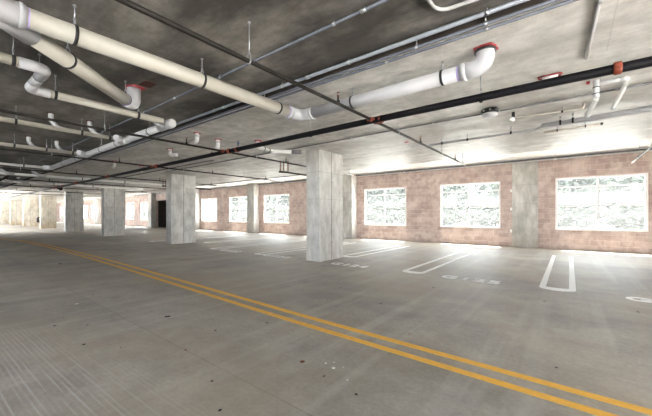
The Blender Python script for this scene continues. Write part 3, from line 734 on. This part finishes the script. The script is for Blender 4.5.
for m_, lb, g, pts in GR:
    first = None
    for i, (x, y, r) in enumerate(pts):
        if first is None:
            first = solo('floor_scrap', blob(.02, .22, 3.1), m_, (0, 0, 0), lb, 'scrap', g); o = first
        else:
            o = first.copy(); C.objects.link(o)
        o.location = (x, y, 0); k = r/.02; o.scale = (k, k*random.uniform(.6, 1.1), k*.8); o.rotation_euler = (0, 0, random.uniform(0, 6))
o = solo('bottle_cap', MB().lathe((0, 0, 0), [(.018, 0), (.018, .008), (.012, .012)], 14), 'blue', (0, 0, 0), 'small blue plastic cap on the floor in front of the nearest column', 'cap'); o.location = (-5.2, 6.55, 0)

# ------------------------------------------------------------------ outside
tag(MB().box(-110, 40, YW+.3, 80, -.35, -.08).box(XR+.2, 40, YB-.2, YW+.3, -.35, -.08).box(XJ-.2, 40, -60, YB-.2, -.35, -.08).box(-110, XJ-.2, -60, YJ-.2, -.35, -.08).build('outside_paving', 'asphalt'), 'pale paving outside the windows', 'ground', None, 'structure')
def make_tree(label):
    root = thing('tree', (0, 0, -.08), label, 'tree', 'trees outside the windows')
    tr = MB().tube([(0, 0, -.08), (.05, .02, 1.2), (-.04, .05, 2.6), (.06, 0, 4.2), (0, 0, 6.0)], [.16, .13, .11, .08, .03], 10)
    for k in range(7):
        a = k*2.4; z = 1.6+.55*k; L = 1.5
        tr.tube([(0, 0, z), (L*.5*math.cos(a), L*.5*math.sin(a), z+.4), (L*math.cos(a), L*math.sin(a), z+.9)], [.05, .035, .012], 6)
    tr.build('trunk', 'bark', root)
    mb = MB(); rnd = random.Random(3)
    for k in range(2600):
        while True:
            p = Vector((rnd.uniform(-1, 1), rnd.uniform(-1, 1), rnd.uniform(-1, 1)))
            if .25 < p.length < 1: break
        c = Vector((p.x*2.3, p.y*2.3, 3.5+p.z*3.3))
        q = Vector((c.x*.5, c.y*.5, c.z*.5)); c += Vector((noise.noise(q), noise.noise(q+Vector((5, 0, 0))), 0))*.7
        s = rnd.uniform(.22, .46)
        rot = Matrix.Rotation(rnd.uniform(0, 6.3), 3, 'Z') @ Matrix.Rotation(rnd.uniform(-1, 1.2), 3, 'X')
        vs = [mb.bm.verts.new(c + rot @ Vector((x*s, y*s, 0))) for x, y in ((0, -1), (.5, -.2), (.35, .5), (0, 1), (-.35, .5), (-.5, -.2))]
        mb.bm.faces.new(vs)
    mb.build('foliage', 'leaf', root)
    return root
tr0 = None; k = 0
rt = random.Random(11)
for row, yy in enumerate((37, 43)):
    x = 12.0 if row == 0 else 15
    while x > -95 - 15*row:
        if tr0 is None: tr0 = make_tree('leafy green tree outside the windows, washed out by daylight'); o = tr0
        else: o = copy_tree(tr0)
        o.location = (x+rt.uniform(-.6, .6), yy+rt.uniform(-1.2, 1.2), -.08); s = rt.uniform(.95, 1.15); o.scale = (s, s, s*rt.uniform(.9, 1.1)); o.rotation_euler = (0, 0, rt.uniform(0, 6))
        x -= rt.uniform(5.2, 6.0)

x = 12; sh0 = None
while x > -100:
    o = copy_tree(tr0); o.name = 'shrub'; o['label'] = 'low green shrub outside the windows, in front of the trees'; o['category'] = 'shrub'; o['group'] = 'shrubs outside the windows'
    o.location = (x, 33.5+rt.uniform(-.4, .4), -.08); o.scale = (.85, .7, .42*rt.uniform(.85, 1.15)); o.rotation_euler = (0, 0, 0); x -= rt.uniform(3.4, 4.0)

# ------------------------------------------------------------------ light
SUN, SKY, EXPO = 38.0, 7.0, 1.1
wd = bpy.data.worlds.new('World'); bpy.context.scene.world = wd; wd.use_nodes = True
bg = wd.node_tree.nodes['Background']; bg.inputs[0].default_value = (.86, .93, 1.0, 1); bg.inputs[1].default_value = SKY
sl = bpy.data.lights.new('sun', 'SUN'); sl.energy = SUN; sl.angle = math.radians(2.5); sl.color = (1, .96, .9)
so = bpy.data.objects.new('sun', sl); C.objects.link(so); so.rotation_euler = Vector((.10, -.36, -1)).to_track_quat('-Z', 'Y').to_euler()
for a, b in WINS[:16]:
    pl = bpy.data.lights.new('window_daylight', 'AREA'); pl.shape = 'RECTANGLE'; pl.size = b-a-.1; pl.size_y = Z1-Z0-.1; pl.cycles.is_portal = True
    po = bpy.data.objects.new('window_daylight', pl); C.objects.link(po); po.location = ((a+b)/2, YW+.25, (Z0+Z1)/2); po.rotation_euler = (-PI/2, 0, 0)
def portal(name, loc, rot, sx, sy):
    pl = bpy.data.lights.new(name, 'AREA'); pl.shape = 'RECTANGLE'; pl.size = sx; pl.size_y = sy; pl.cycles.is_portal = True
    po = bpy.data.objects.new(name, pl); C.objects.link(po); po.location = loc; po.rotation_euler = rot
portal('unseen_strip_daylight', ((XR-16)/2, YB-.25, 2.85), (PI/2, 0, 0), XR+16, 1.0)
portal('far_daylight', ((XL+XJ)/2, YJ-.25, 1.82), (PI/2, 0, 0), XJ-XL, 3.05)
portal('added_opening_daylight', (XR+.25, (YB+5.4)/2, 1.07), (PI/2, 0, PI/2), 5.4-YB, 2.15)  # sky sampling through the opening added in the near end wall

# ------------------------------------------------------------------ camera
F_PX, YAW = 312.45, .6618
cd = bpy.data.cameras.new('camera'); cd.sensor_width = 36; cd.lens = F_PX/652*36; cd.shift_y = 6.69/652; cd.clip_end = 300
co = bpy.data.objects.new('camera', cd); C.objects.link(co); co.location = (0, 0, 1.37); co.rotation_euler = (PI/2, 0, YAW)
sc = bpy.context.scene; sc.camera = co
sc.view_settings.view_transform = 'Standard'; sc.view_settings.look = 'None'; sc.view_settings.gamma = 1; sc.view_settings.use_curve_mapping = False
sc.view_settings.exposure = EXPO
sc.cycles.use_denoising = True; sc.cycles.max_bounces = 12; sc.cycles.diffuse_bounces = 8; sc.cycles.transparent_max_bounces = 12
sc.cycles.sample_clamp_indirect = 6; sc.cycles.caustics_reflective = False; sc.cycles.caustics_refractive = False
